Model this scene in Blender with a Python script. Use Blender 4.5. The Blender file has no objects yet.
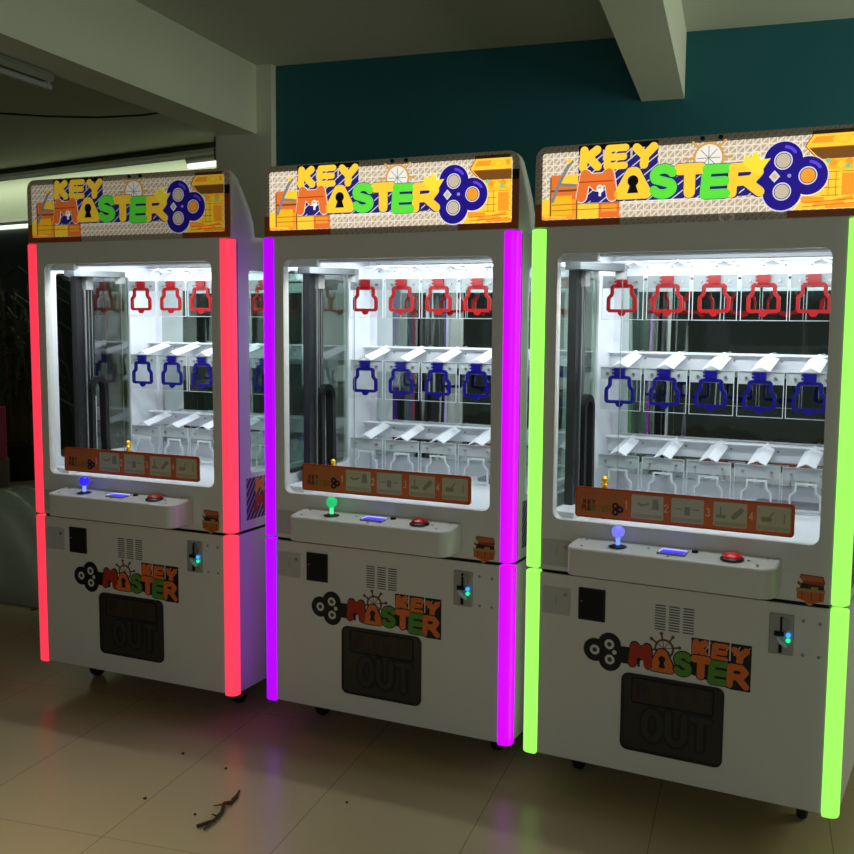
import bpy, bmesh, math, random
from mathutils import Vector, Matrix
random.seed(7)
S = bpy.context.scene
C = S.collection

# ------------------------------------------------------------------ camera, world, large lights, exposure
F_PX = 1047.1
cam_d = bpy.data.cameras.new('camera')
cam_d.sensor_fit = 'HORIZONTAL'
cam_d.sensor_width = 36.0
cam_d.lens = 36.0 * F_PX / 854.0
cam_d.clip_start = 0.05
cam = bpy.data.objects.new('camera', cam_d)
C.objects.link(cam)
PITCH, ROLL, CAM_H = 0.10291, 0.007486, 1.44654
_cp, _sp, _cr, _sr = math.cos(PITCH), math.sin(PITCH), math.cos(ROLL), math.sin(ROLL)
_fwd = Vector((0, _cp, -_sp)); _up0 = Vector((0, _sp, _cp)); _rt0 = Vector((1, 0, 0))
_rt = _cr*_rt0 + _sr*_up0
_up = -_sr*_rt0 + _cr*_up0
M = Matrix((( _rt.x, _up.x, -_fwd.x, 0), (_rt.y, _up.y, -_fwd.y, 0), (_rt.z, _up.z, -_fwd.z, CAM_H), (0, 0, 0, 1)))
cam.matrix_world = M
S.camera = cam

W = bpy.data.worlds.new('world'); S.world = W
W.use_nodes = True
W.node_tree.nodes['Background'].inputs[0].default_value = (0.75, 0.9, 0.78, 1)
W.node_tree.nodes['Background'].inputs[1].default_value = 0.035

def area(name, loc, target, sx, sy, power, color):
    l = bpy.data.lights.new(name, 'AREA'); l.shape = 'RECTANGLE'
    l.size = sx; l.size_y = sy; l.energy = power; l.color = color
    o = bpy.data.objects.new(name, l); C.objects.link(o)
    o.location = loc
    d = Vector(target) - Vector(loc)
    o.rotation_euler = d.to_track_quat('-Z', 'Y').to_euler()
    return o
# daylight from the windows behind the photographer, and from the right of the hall
area('daylight_behind', (-0.6, -3.2, 1.5), (0.0, 3.5, 1.2), 4.0, 1.6, 25, (0.93, 1.0, 0.99))
area('daylight_right', (4.3, 3.6, 1.9), (1.4, 5.0, 2.6), 1.6, 1.4, 50, (0.93, 1.0, 0.82))
# lamps of the far room on the left
FA, FB = Vector((-4.83, 12.02, 0)), Vector((-1.961, 9.987, 0))      # foot of the far wall
FU = (FB-FA).normalized(); FN = Vector((FU.y, -FU.x, 0))
def fp(t, off=0.0, z=0.0): return FA + FU*t + FN*off + Vector((0, 0, z))
_l = area('far_room_lamp', fp(2.0, 0.22, 2.93), fp(2.0, 0.0, 2.45), 6.0, 0.1, 14, (0.90, 1.0, 0.78))
_z = (fp(2.0, 0.22, 2.93) - fp(2.0, 0.0, 2.45)).normalized()
_l.rotation_euler = Matrix((FU, _z.cross(FU), _z)).transposed().to_euler()
# ceiling lamp to the left of the photographer, shining straight down on the open floor
_l = area('near_ceiling_lamp', (-1.4, 2.15, 2.93), (-1.4, 2.1501, 0.0), 0.5, 0.5, 3.3, (1.0, 0.92, 0.70))
_l.data.spread = math.radians(50)

S.view_settings.view_transform = 'Standard'
S.view_settings.look = 'None'
S.view_settings.exposure = 0.0
S.view_settings.gamma = 1.0
S.view_settings.use_curve_mapping = False
S.cycles.max_bounces = 10
S.cycles.transparent_max_bounces = 32
S.cycles.sample_clamp_indirect = 4.0

# ------------------------------------------------------------------ materials
def lin(c):
    return tuple(((v/255)/12.92 if v/255 <= 0.04045 else ((v/255+0.055)/1.055)**2.4) for v in c) + (1.0,)
_mats = {}
def mat(name, rgb, rough=0.5, metal=0.0, emit=0.0, spec=0.5, alpha=None, linear=False, emit_rgb=None):
    key = (name, rgb, rough, metal, emit)
    if key in _mats: return _mats[key]
    m = bpy.data.materials.new(name); m.use_nodes = True
    b = m.node_tree.nodes['Principled BSDF']
    c = rgb + (1.0,) if linear else lin(rgb)
    b.inputs['Base Color'].default_value = c
    b.inputs['Roughness'].default_value = rough
    b.inputs['Metallic'].default_value = metal
    b.inputs['Specular IOR Level'].default_value = spec
    if emit > 0:
        b.inputs['Emission Color'].default_value = lin(emit_rgb) if emit_rgb else c
        b.inputs['Emission Strength'].default_value = emit
    _mats[key] = m
    return m
def glass(name, tint, refl=0.06, rough=0.02):
    m = bpy.data.materials.new(name); m.use_nodes = True
    n = m.node_tree; n.nodes.clear()
    out = n.nodes.new('ShaderNodeOutputMaterial'); mx = n.nodes.new('ShaderNodeMixShader')
    tr = n.nodes.new('ShaderNodeBsdfTransparent'); gl = n.nodes.new('ShaderNodeBsdfGlossy')
    fr = n.nodes.new('ShaderNodeFresnel'); fr.inputs[0].default_value = 1.35 if refl < 0.1 else 2.5
    tr.inputs[0].default_value = tint + (1,); gl.inputs['Roughness'].default_value = rough
    gl.inputs['Color'].default_value = (0.9, 0.95, 0.93, 1)
    ge = n.nodes.new('ShaderNodeNewGeometry'); sb = n.nodes.new('ShaderNodeMath'); sb.operation = 'SUBTRACT'; sb.inputs[0].default_value = 1.0
    ml = n.nodes.new('ShaderNodeMath'); ml.operation = 'MULTIPLY'
    n.links.new(ge.outputs['Backfacing'], sb.inputs[1]); n.links.new(fr.outputs[0], ml.inputs[0]); n.links.new(sb.outputs[0], ml.inputs[1])
    n.links.new(ml.outputs[0], mx.inputs[0]); n.links.new(tr.outputs[0], mx.inputs[1])
    n.links.new(gl.outputs[0], mx.inputs[2]); n.links.new(mx.outputs[0], out.inputs[0])
    return m
def noise_paint(name, rgb, rgb2, scale, rough, bump=0.0, detail=3):
    m = bpy.data.materials.new(name); m.use_nodes = True
    n = m.node_tree; b = n.nodes['Principled BSDF']
    tc = n.nodes.new('ShaderNodeTexCoord'); ns = n.nodes.new('ShaderNodeTexNoise')
    ns.inputs['Scale'].default_value = scale; ns.inputs['Detail'].default_value = detail
    mx = n.nodes.new('ShaderNodeMix'); mx.data_type = 'RGBA'
    mx.inputs[6].default_value = lin(rgb); mx.inputs[7].default_value = lin(rgb2)
    n.links.new(tc.outputs['Object'], ns.inputs['Vector']); n.links.new(ns.outputs['Fac'], mx.inputs[0])
    n.links.new(mx.outputs[2], b.inputs['Base Color']); b.inputs['Roughness'].default_value = rough
    if bump:
        bp = n.nodes.new('ShaderNodeBump'); bp.inputs['Strength'].default_value = bump; bp.inputs['Distance'].default_value = 0.01
        n.links.new(ns.outputs['Fac'], bp.inputs['Height']); n.links.new(bp.outputs[0], b.inputs['Normal'])
    return m

M_BODY = noise_paint('white_sheet_metal', (232, 231, 224), (226, 226, 219), 3.0, 0.34)
M_INSIDE = mat('white_interior', (236, 239, 244), 0.35)
M_BLACK = mat('black_plastic', (14, 14, 15), 0.4)
M_RAIL = mat('black_anodised_rail', (22, 26, 26), 0.3, 0.2)
M_GREY = mat('grey_plastic', (150, 152, 150), 0.45)
M_STEEL = mat('brushed_steel', (170, 172, 174), 0.3, 0.9)
M_DARK = mat('dark_gap', (10, 10, 10), 0.8)
M_GOLD = mat('gold_metal', (245, 180, 40), 0.25, 0.7)
M_RED = mat('red_acrylic', (178, 28, 30), 0.25)
M_BLUE = mat('blue_acrylic', (22, 17, 122), 0.25)
M_FROST = mat('frosted_acrylic_edge', (225, 232, 235), 0.3)
M_STRIP = mat('grey_mounting_strip', (205, 212, 214), 0.3, 0.0)
M_RUBBER = mat('black_rubber', (16, 16, 16), 0.7)
G_FRONT = glass('window_glass', (0.97, 0.98, 0.98))
G_SIDE = glass('side_glass', (0.72, 0.80, 0.77), 0.2)
G_ACRYL = glass('clear_acrylic', (0.955, 0.96, 0.96))
def mirror_mat():
    m = bpy.data.materials.new('tinted_mirror'); m.use_nodes = True
    n = m.node_tree; b = n.nodes['Principled BSDF']
    b.inputs['Base Color'].default_value = (0.55, 0.61, 0.58, 1); b.inputs['Metallic'].default_value = 1.0
    b.inputs['Roughness'].default_value = 0.03
    tc = n.nodes.new('ShaderNodeTexCoord'); mp = n.nodes.new('ShaderNodeMapping'); ns = n.nodes.new('ShaderNodeTexNoise')
    mp.inputs['Scale'].default_value = (6, 1, 0.35); ns.inputs['Scale'].default_value = 1.0; ns.inputs['Detail'].default_value = 1.0
    bp = n.nodes.new('ShaderNodeBump'); bp.inputs['Strength'].default_value = 0.35; bp.inputs['Distance'].default_value = 0.03
    n.links.new(tc.outputs['Object'], mp.inputs[0]); n.links.new(mp.outputs[0], ns.inputs['Vector'])
    n.links.new(ns.outputs['Fac'], bp.inputs['Height']); n.links.new(bp.outputs[0], b.inputs['Normal'])
    return m
M_MIRROR = mirror_mat()

def lattice_mat(name, base, line, emit, pitch=0.021):
    """printed beige tread pattern: horizontal, vertical and diagonal pale lines"""
    m = bpy.data.materials.new(name); m.use_nodes = True
    n = m.node_tree; b = n.nodes['Principled BSDF']
    tc = n.nodes.new('ShaderNodeTexCoord'); sp = n.nodes.new('ShaderNodeSeparateXYZ')
    n.links.new(tc.outputs['Object'], sp.inputs[0])
    def math_(op, a, bb):
        q = n.nodes.new('ShaderNodeMath'); q.operation = op
        for i, v in enumerate((a, bb)):
            if v is None: continue
            if isinstance(v, (int, float)): q.inputs[i].default_value = v
            else: n.links.new(v, q.inputs[i])
        return q.outputs[0]
    x = math_('DIVIDE', sp.outputs['X'], pitch); z = math_('DIVIDE', sp.outputs['Z'], pitch*0.95)
    def linefam(v, th):
        f = math_('FRACT', v, None); f = math_('SUBTRACT', f, 0.5); f = math_('ABSOLUTE', f, None)
        return math_('GREATER_THAN', f, 0.5 - th)
    a = linefam(x, 0.07); c = linefam(z, 0.09); d = linefam(math_('SUBTRACT', x, z), 0.13)
    t = math_('MAXIMUM', math_('MAXIMUM', a, c), d)
    mx = n.nodes.new('ShaderNodeMix'); mx.data_type = 'RGBA'
    mx.inputs[6].default_value = lin(base); mx.inputs[7].default_value = lin(line)
    n.links.new(t, mx.inputs[0]); n.links.new(mx.outputs[2], b.inputs['Base Color'])
    b.inputs['Roughness'].default_value = 0.3
    if emit > 0:
        n.links.new(mx.outputs[2], b.inputs['Emission Color']); b.inputs['Emission Strength'].default_value = emit
    return m
def stripe_mat(name, base, line, pitch, th, axis='X', emit=0.0, slope=1.0):
    m = bpy.data.materials.new(name); m.use_nodes = True
    n = m.node_tree; b = n.nodes['Principled BSDF']
    tc = n.nodes.new('ShaderNodeTexCoord'); sp = n.nodes.new('ShaderNodeSeparateXYZ')
    n.links.new(tc.outputs['Object'], sp.inputs[0])
    def math_(op, a, bb):
        q = n.nodes.new('ShaderNodeMath'); q.operation = op
        for i, v in enumerate((a, bb)):
            if v is None: continue
            if isinstance(v, (int, float)): q.inputs[i].default_value = v
            else: n.links.new(v, q.inputs[i])
        return q.outputs[0]
    v = math_('SUBTRACT', math_('MULTIPLY', sp.outputs[axis], slope), sp.outputs['Z'])
    f = math_('FRACT', math_('DIVIDE', v, pitch), None)
    t = math_('LESS_THAN', f, th)
    mx = n.nodes.new('ShaderNodeMix'); mx.data_type = 'RGBA'
    mx.inputs[6].default_value = lin(base); mx.inputs[7].default_value = lin(line)
    n.links.new(t, mx.inputs[0]); n.links.new(mx.outputs[2], b.inputs['Base Color'])
    b.inputs['Roughness'].default_value = 0.35
    if emit > 0:
        n.links.new(mx.outputs[2], b.inputs['Emission Color']); b.inputs['Emission Strength'].default_value = emit
    return m

# ------------------------------------------------------------------ mesh builder
class MB:
    def __init__(s): s.v = []; s.f = []; s.m = []; s.mats = []
    def mi(s, m):
        if m not in s.mats: s.mats.append(m)
        return s.mats.index(m)
    def add(s, verts, faces, m):
        o = len(s.v); i = s.mi(m)
        s.v += [tuple(v) for v in verts]
        for f in faces: s.f.append([o+k for k in f]); s.m.append(i)
        return s
    def box(s, x0, x1, y0, y1, z0, z1, m):
        v = [(x, y, z) for z in (z0, z1) for y in (y0, y1) for x in (x0, x1)]
        return s.add(v, [(0,2,3,1),(4,5,7,6),(0,1,5,4),(2,6,7,3),(0,4,6,2),(1,3,7,5)], m)
    def prism(s, pts, y0, y1, m, plane='xz'):
        """pts in a 2-D plane, extruded along the third axis"""
        n = len(pts)
        if plane == 'xz': g = lambda p, d: (p[0], d, p[1])
        elif plane == 'yz': g = lambda p, d: (d, p[0], p[1])
        else: g = lambda p, d: (p[0], p[1], d)
        v = [g(p, y0) for p in pts] + [g(p, y1) for p in pts]
        f = [list(range(n)), list(range(2*n-1, n-1, -1))]
        f += [(i, n+i, n+(i+1) % n, (i+1) % n) for i in range(n)]
        return s.add(v, f, m)
    def frame(s, outer, inner, y0, y1, m, plane='xz'):
        n = len(outer)
        if plane == 'xz': g = lambda p, d: (p[0], d, p[1])
        elif plane == 'yz': g = lambda p, d: (d, p[0], p[1])
        else: g = lambda p, d: (p[0], p[1], d)
        v = [g(p, y0) for p in outer] + [g(p, y0) for p in inner] + [g(p, y1) for p in outer] + [g(p, y1) for p in inner]
        f = []
        for i in range(n):
            j = (i+1) % n
            f += [(i, j, n+j, n+i), (2*n+i, 3*n+i, 3*n+j, 2*n+j), (i, 2*n+i, 2*n+j, j), (n+i, n+j, 3*n+j, 3*n+i)]
        return s.add(v, f, m)
    def stroke(s, pts, w, y0, y1, m, plane='xz', closed=False, k=14):
        r = w/2; q = 0
        P = list(pts) + ([pts[0]] if closed else [])
        for a, b in zip(P, P[1:]):
            dx, dz = b[0]-a[0], b[1]-a[1]; L = math.hypot(dx, dz)
            if L < 1e-7: continue
            nx, nz = -dz/L*r, dx/L*r
            s.prism([(a[0]+nx, a[1]+nz), (b[0]+nx, b[1]+nz), (b[0]-nx, b[1]-nz), (a[0]-nx, a[1]-nz)], y0-q*3e-5, y1, m, plane); q += 1
        for a in (pts if closed else P):
            s.disc(a, r, y0-q*3e-5, y1, m, plane, k); q += 1
        return s
    def disc(s, c, r, y0, y1, m, plane='xz', k=20, rz=None):
        rz = rz or r
        return s.prism([(c[0]+r*math.cos(2*math.pi*i/k), c[1]+rz*math.sin(2*math.pi*i/k)) for i in range(k)], y0, y1, m, plane)
    def ring(s, c, ro, ri, y0, y1, m, plane='xz', k=24, sz=1.0):
        o = [(c[0]+ro*math.cos(2*math.pi*i/k), c[1]+sz*ro*math.sin(2*math.pi*i/k)) for i in range(k)]
        n = [(c[0]+ri*math.cos(2*math.pi*i/k), c[1]+sz*ri*math.sin(2*math.pi*i/k)) for i in range(k)]
        return s.frame(o, n, y0, y1, m, plane)
    def lathe(s, prof, m, c=(0, 0, 0), k=20, axis='z'):
        v = []
        for r, h in prof:
            for i in range(k):
                a = 2*math.pi*i/k; p = (r*math.cos(a), r*math.sin(a), h)
                if axis == 'x': p = (h, p[0], p[1])
                if axis == 'y': p = (p[0], h, p[1])
                v.append((c[0]+p[0], c[1]+p[1], c[2]+p[2]))
        f = []
        for j in range(len(prof)-1):
            for i in range(k):
                f.append((j*k+i, j*k+(i+1) % k, (j+1)*k+(i+1) % k, (j+1)*k+i))
        f.append(list(range(k-1, -1, -1))); f.append([(len(prof)-1)*k+i for i in range(k)])
        return s.add(v, f, m)
    def tube(s, path, r, m, k=8, taper=None):
        P = [Vector(p) for p in path]; v = []; n = len(P)
        up = Vector((0, 0, 1))
        for i, p in enumerate(P):
            t = (P[min(i+1, n-1)] - P[max(i-1, 0)]).normalized()
            a = t.cross(up)
            if a.length < 1e-4: a = t.cross(Vector((0, 1, 0)))
            a.normalize(); b = t.cross(a)
            rr = r if taper is None else r*(1+(taper-1)*i/(n-1))
            for j in range(k):
                q = 2*math.pi*j/k
                v.append(p + a*(rr*math.cos(q)) + b*(rr*math.sin(q)))
        f = [(i*k+j, i*k+(j+1) % k, (i+1)*k+(j+1) % k, (i+1)*k+j) for i in range(n-1) for j in range(k)]
        f += [list(range(k-1, -1, -1)), [(n-1)*k+j for j in range(k)]]
        return s.add(v, f, m)
    def build(s, name, parent=None, bevel=0, smooth=False, seg=2):
        me = bpy.data.meshes.new(name); me.from_pydata(s.v, [], s.f)
        for m in s.mats: me.materials.append(m)
        me.polygons.foreach_set('material_index', s.m)
        bm = bmesh.new(); bm.from_mesh(me); bmesh.ops.recalc_face_normals(bm, faces=bm.faces[:]); bm.to_mesh(me); bm.free()
        if smooth:
            me.polygons.foreach_set('use_smooth', [True]*len(me.polygons))
            me.update()
            try: me.set_sharp_from_angle(angle=math.radians(40))
            except Exception: pass
        me.update()
        o = bpy.data.objects.new(name, me); C.objects.link(o)
        if parent: o.parent = parent
        if bevel:
            b = o.modifiers.new('bevel', 'BEVEL'); b.width = bevel; b.segments = seg; b.limit_method = 'ANGLE'; b.angle_limit = math.radians(50)
        return o

def rrect(x0, x1, z0, z1, r, k=6):
    out = []
    for cx, cz, a0 in ((x1-r, z1-r, 0), (x0+r, z1-r, 90), (x0+r, z0+r, 180), (x1-r, z0+r, 270)):
        for i in range(k+1):
            a = math.radians(a0 + 90*i/k); out.append((cx+r*math.cos(a), cz+r*math.sin(a)))
    return out
def tag(o, label, cat, group=None, kind=None):
    if label: o['label'] = label
    if cat: o['category'] = cat
    if group: o['group'] = group
    if kind: o['kind'] = kind
    return o
def thing(name, label, cat, loc=(0, 0, 0), rz=0, group=None):
    o = bpy.data.objects.new(name, None); C.objects.link(o); o.empty_display_size = 0.1
    o.location = loc; o.rotation_euler = (0, 0, rz)
    return tag(o, label, cat, group)
def struct(o): o['kind'] = 'structure'; return o

# ------------------------------------------------------------------ letters drawn as fat round strokes
def arc(cx, cz, rx, rz, a0, a1, n=8):
    return [(cx+rx*math.cos(math.radians(a0+(a1-a0)*i/n)), cz+rz*math.sin(math.radians(a0+(a1-a0)*i/n))) for i in range(n+1)]
GL = {
 'K': [[(0.05,0),(0.12,1)], [(0.1,0.42),(0.95,1)], [(0.4,0.6),(1,0)]],
 'E': [[(1,1),(0.08,1),(0,0),(0.95,0)], [(0.05,0.5),(0.9,0.5)]],
 'Y': [[(0,1),(0.5,0.5),(1,1)], [(0.5,0.5),(0.45,0)]],
 'M': [[(0,0),(0.12,1),(0.5,0.5),(0.88,1),(1,0)], [(0.2,0.8),(0.8,0.8)]],
 'A': [[(0,0.04),(0.42,1),(0.58,1),(1,0.04),(0,0.04)]],
 'S': [arc(0.52,0.75,0.45,0.25,20,180,8) + arc(0.48,0.25,0.0,0.0,0,0,1)[:0] + [(0.12,0.6),(0.85,0.42)] + arc(0.5,0.25,0.46,0.25,20,-160,8)],
 'T': [[(0,1),(1,1)], [(0.5,1),(0.5,0)]],
 'R': [[(0,0),(0.05,1),(0.7,1),(0.95,0.78),(0.7,0.48),(0.08,0.45)], [(0.5,0.45),(1,0)]],
 'P': [[(0,0),(0,1),(0.7,1),(1,0.76),(0.7,0.5),(0,0.5)]],
 'I': [[(0.5,0),(0.5,1)]],
 'Z': [[(0,1),(1,1),(0,0),(1,0)]],
 'O': [arc(0.5,0.5,0.5,0.5,0,360,16)],
 'U': [[(0,1),(0,0.35)] + arc(0.5,0.35,0.5,0.35,180,360,8) + [(1,1)]],
 '1': [[(0.2,0.75),(0.5,1),(0.5,0)]],
 '2': [arc(0.5,0.72,0.45,0.28,170,-30,8) + [(0,0),(1,0)]],
 '3': [arc(0.4,0.76,0.5,0.24,150,-80,8) + arc(0.4,0.26,0.55,0.26,80,-150,8)],
 '4': [[(0.75,0),(0.75,1),(0,0.3),(1,0.3)]],
}
def letter(mb, ch, box, w, y0, y1, m, rot=0.0):
    x0, x1, z0, z1 = box; r = w/2
    cx, cz = (x0+x1)/2, (z0+z1)/2; c, s_ = math.cos(rot), math.sin(rot)
    def T(p):
        a = x0+r+(x1-x0-w)*p[0] - cx; b = z0+r+(z1-z0-w)*p[1] - cz
        return (cx+c*a-s_*b, cz+s_*a+c*b)
    if ch == 'A':
        mb.prism([T(p) for p in ((0, 0.04), (1, 0.04), (0.58, 1), (0.42, 1))], y0+4e-5, y1, m)
    for i, st in enumerate(GL[ch]):
        mb.stroke([T(p) for p in st], w, y0-i*1.7e-5, y1, m)
def keyhole(mb, box, y0, y1, m):
    x0, x1, z0, z1 = box; cx = (x0+x1)/2; h = z1-z0
    mb.disc((cx, z0+0.58*h), 0.165*(x1-x0), y0, y1, m)
    mb.prism([(cx-0.07*(x1-x0), z0+0.5*h), (cx+0.07*(x1-x0), z0+0.5*h), (cx+0.17*(x1-x0), z0+0.17*h), (cx-0.17*(x1-x0), z0+0.17*h)], y0, y1, m)

# ------------------------------------------------------------------ the room
U = Vector((0.94070, -0.33924, 0)); N = Vector((-0.33924, -0.94070, 0)); WA = Vector((-0.947, 6.691, 0))
BD = Vector((-0.2785, -0.9604, 0))                 # the direction the beams run
HC = 3.0
def wp(along, off=0.0, z=0.0): return WA + U*along + N*off + Vector((0, 0, z))
def hexa(name, pts, z0, z1, m):
    """vertical prism over a plan polygon"""
    return struct(MB().prism([(p[0], p[1]) for p in pts], z0, z1, m, plane='xy').build(name))
def floor_mat():
    m = bpy.data.materials.new('beige_floor_tiles'); m.use_nodes = True
    n = m.node_tree; b = n.nodes['Principled BSDF']
    tc = n.nodes.new('ShaderNodeTexCoord'); sp = n.nodes.new('ShaderNodeSeparateXYZ'); n.links.new(tc.outputs['Object'], sp.inputs[0])
    def math_(op, a, bb):
        q = n.nodes.new('ShaderNodeMath'); q.operation = op
        for i, v in enumerate((a, bb)):
            if v is None: continue
            if isinstance(v, (int, float)): q.inputs[i].default_value = v
            else: n.links.new(v, q.inputs[i])
        return q.outputs[0]
    X, Y = sp.outputs['X'], sp.outputs['Y']
    a = math_('ADD', math_('MULTIPLY', X, 0.955), math_('MULTIPLY', Y, -0.297))
    c = math_('ADD', math_('MULTIPLY', X, 0.297), math_('MULTIPLY', Y, 0.955))
    a = math_('DIVIDE', math_('ADD', a, 0.714), 0.487); c = math_('DIVIDE', math_('SUBTRACT', c, 2.40), 0.974)
    def fam(v, th):
        f = math_('FRACT', v, None); f = math_('ABSOLUTE', math_('SUBTRACT', f, 0.5), None)
        return math_('GREATER_THAN', f, 0.5-th)
    t = math_('MAXIMUM', fam(a, 0.003), fam(c, 0.0012))
    ns = n.nodes.new('ShaderNodeTexNoise'); ns.inputs['Scale'].default_value = 1.3; ns.inputs['Detail'].default_value = 5
    n.links.new(tc.outputs['Object'], ns.inputs['Vector'])
    mx = n.nodes.new('ShaderNodeMix'); mx.data_type = 'RGBA'
    mx.inputs[6].default_value = lin((192, 175, 136)); mx.inputs[7].default_value = lin((178, 162, 125))
    n.links.new(ns.outputs['Fac'], mx.inputs[0])
    m2 = n.nodes.new('ShaderNodeMix'); m2.data_type = 'RGBA'; m2.inputs[7].default_value = lin((140, 124, 95))
    n.links.new(t, m2.inputs[0]); n.links.new(mx.outputs[2], m2.inputs[6]); n.links.new(m2.outputs[2], b.inputs['Base Color'])
    b.inputs['Roughness'].default_value = 0.27; b.inputs['Specular IOR Level'].default_value = 0.3
    return m
M_CEIL = noise_paint('ceiling_paint', (196, 198, 182), (188, 190, 174), 1.5, 0.9)
M_WALLP = noise_paint('beam_paint', (214, 217, 198), (206, 209, 190), 1.2, 0.8)
M_TEAL = noise_paint('teal_paint', (20, 98, 108), (18, 92, 101), 2.0, 0.7)
M_FARW = noise_paint('far_wall_paint', (206, 212, 186), (198, 205, 178), 1.2, 0.85)
struct(MB().box(-9, 7, -4.5, 14, -0.08, 0, floor_mat()).build('floor'))
struct(MB().box(-9, 7, -4.5, 14, HC, HC+0.1, M_CEIL).build('ceiling'))
hexa('wall_back', [wp(0.0, 0), wp(6.0, 0), wp(6.0, -0.2), wp(0.0, -0.2)], 0, HC, M_TEAL)
hexa('column', [wp(-0.405, 0.06), wp(-0.012, 0.06), wp(-0.012, -0.25), wp(-0.405, -0.25)], 0, HC, M_WALLP)
def beam(name, a0, a1, z0, length):
    A, B = wp(a0, 0.058 if a0 < 0 else -0.01), wp(a1, 0.058 if a0 < 0 else -0.01)
    return hexa(name, [A, B, B+BD*length, A+BD*length], z0, HC, M_WALLP)
beam('ceiling_beam', -0.365, -0.115, 2.585, 8.0)
beam('ceiling_beam', 2.249, 2.48, 2.648, 8.0)
hexa('wall_far', [fp(-4, 0), fp(5.5, 0), fp(5.5, -0.15), fp(-4, -0.15)], 0, HC, M_FARW)
hexa('lintel', [fp(-4, 0.35), fp(5.2, 0.35), fp(5.2, 0.002), fp(-4, 0.002)], HC-0.05, HC-0.001, mat('dark_lintel_paint', (60, 62, 50), 0.8))
hexa('door_1', [fp(-3, 0.06), fp(1.8, 0.06), fp(1.8, 0.003), fp(-3, 0.003)], 0, 2.40, mat('dark_door_panel', (34, 40, 36), 0.5))

# ------------------------------------------------------------------ key prize machine
MQ = {}   # marquee materials are per machine because their lamps burn differently
IL, OL, D = 0.4175, 0.460, 0.85
ZB, ZS, ZM, ZT = 0.11, 0.686, 1.716, 1.95
COLX = (-0.342, -0.188, -0.036, 0.118, 0.268)
ROWS = (1.595, 1.289, 0.990)
def letters_word(mb, spec, w, y0, y1):
    for ch, box, m in spec: letter(mb, ch, box, w, y0, y1, m)

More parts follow.
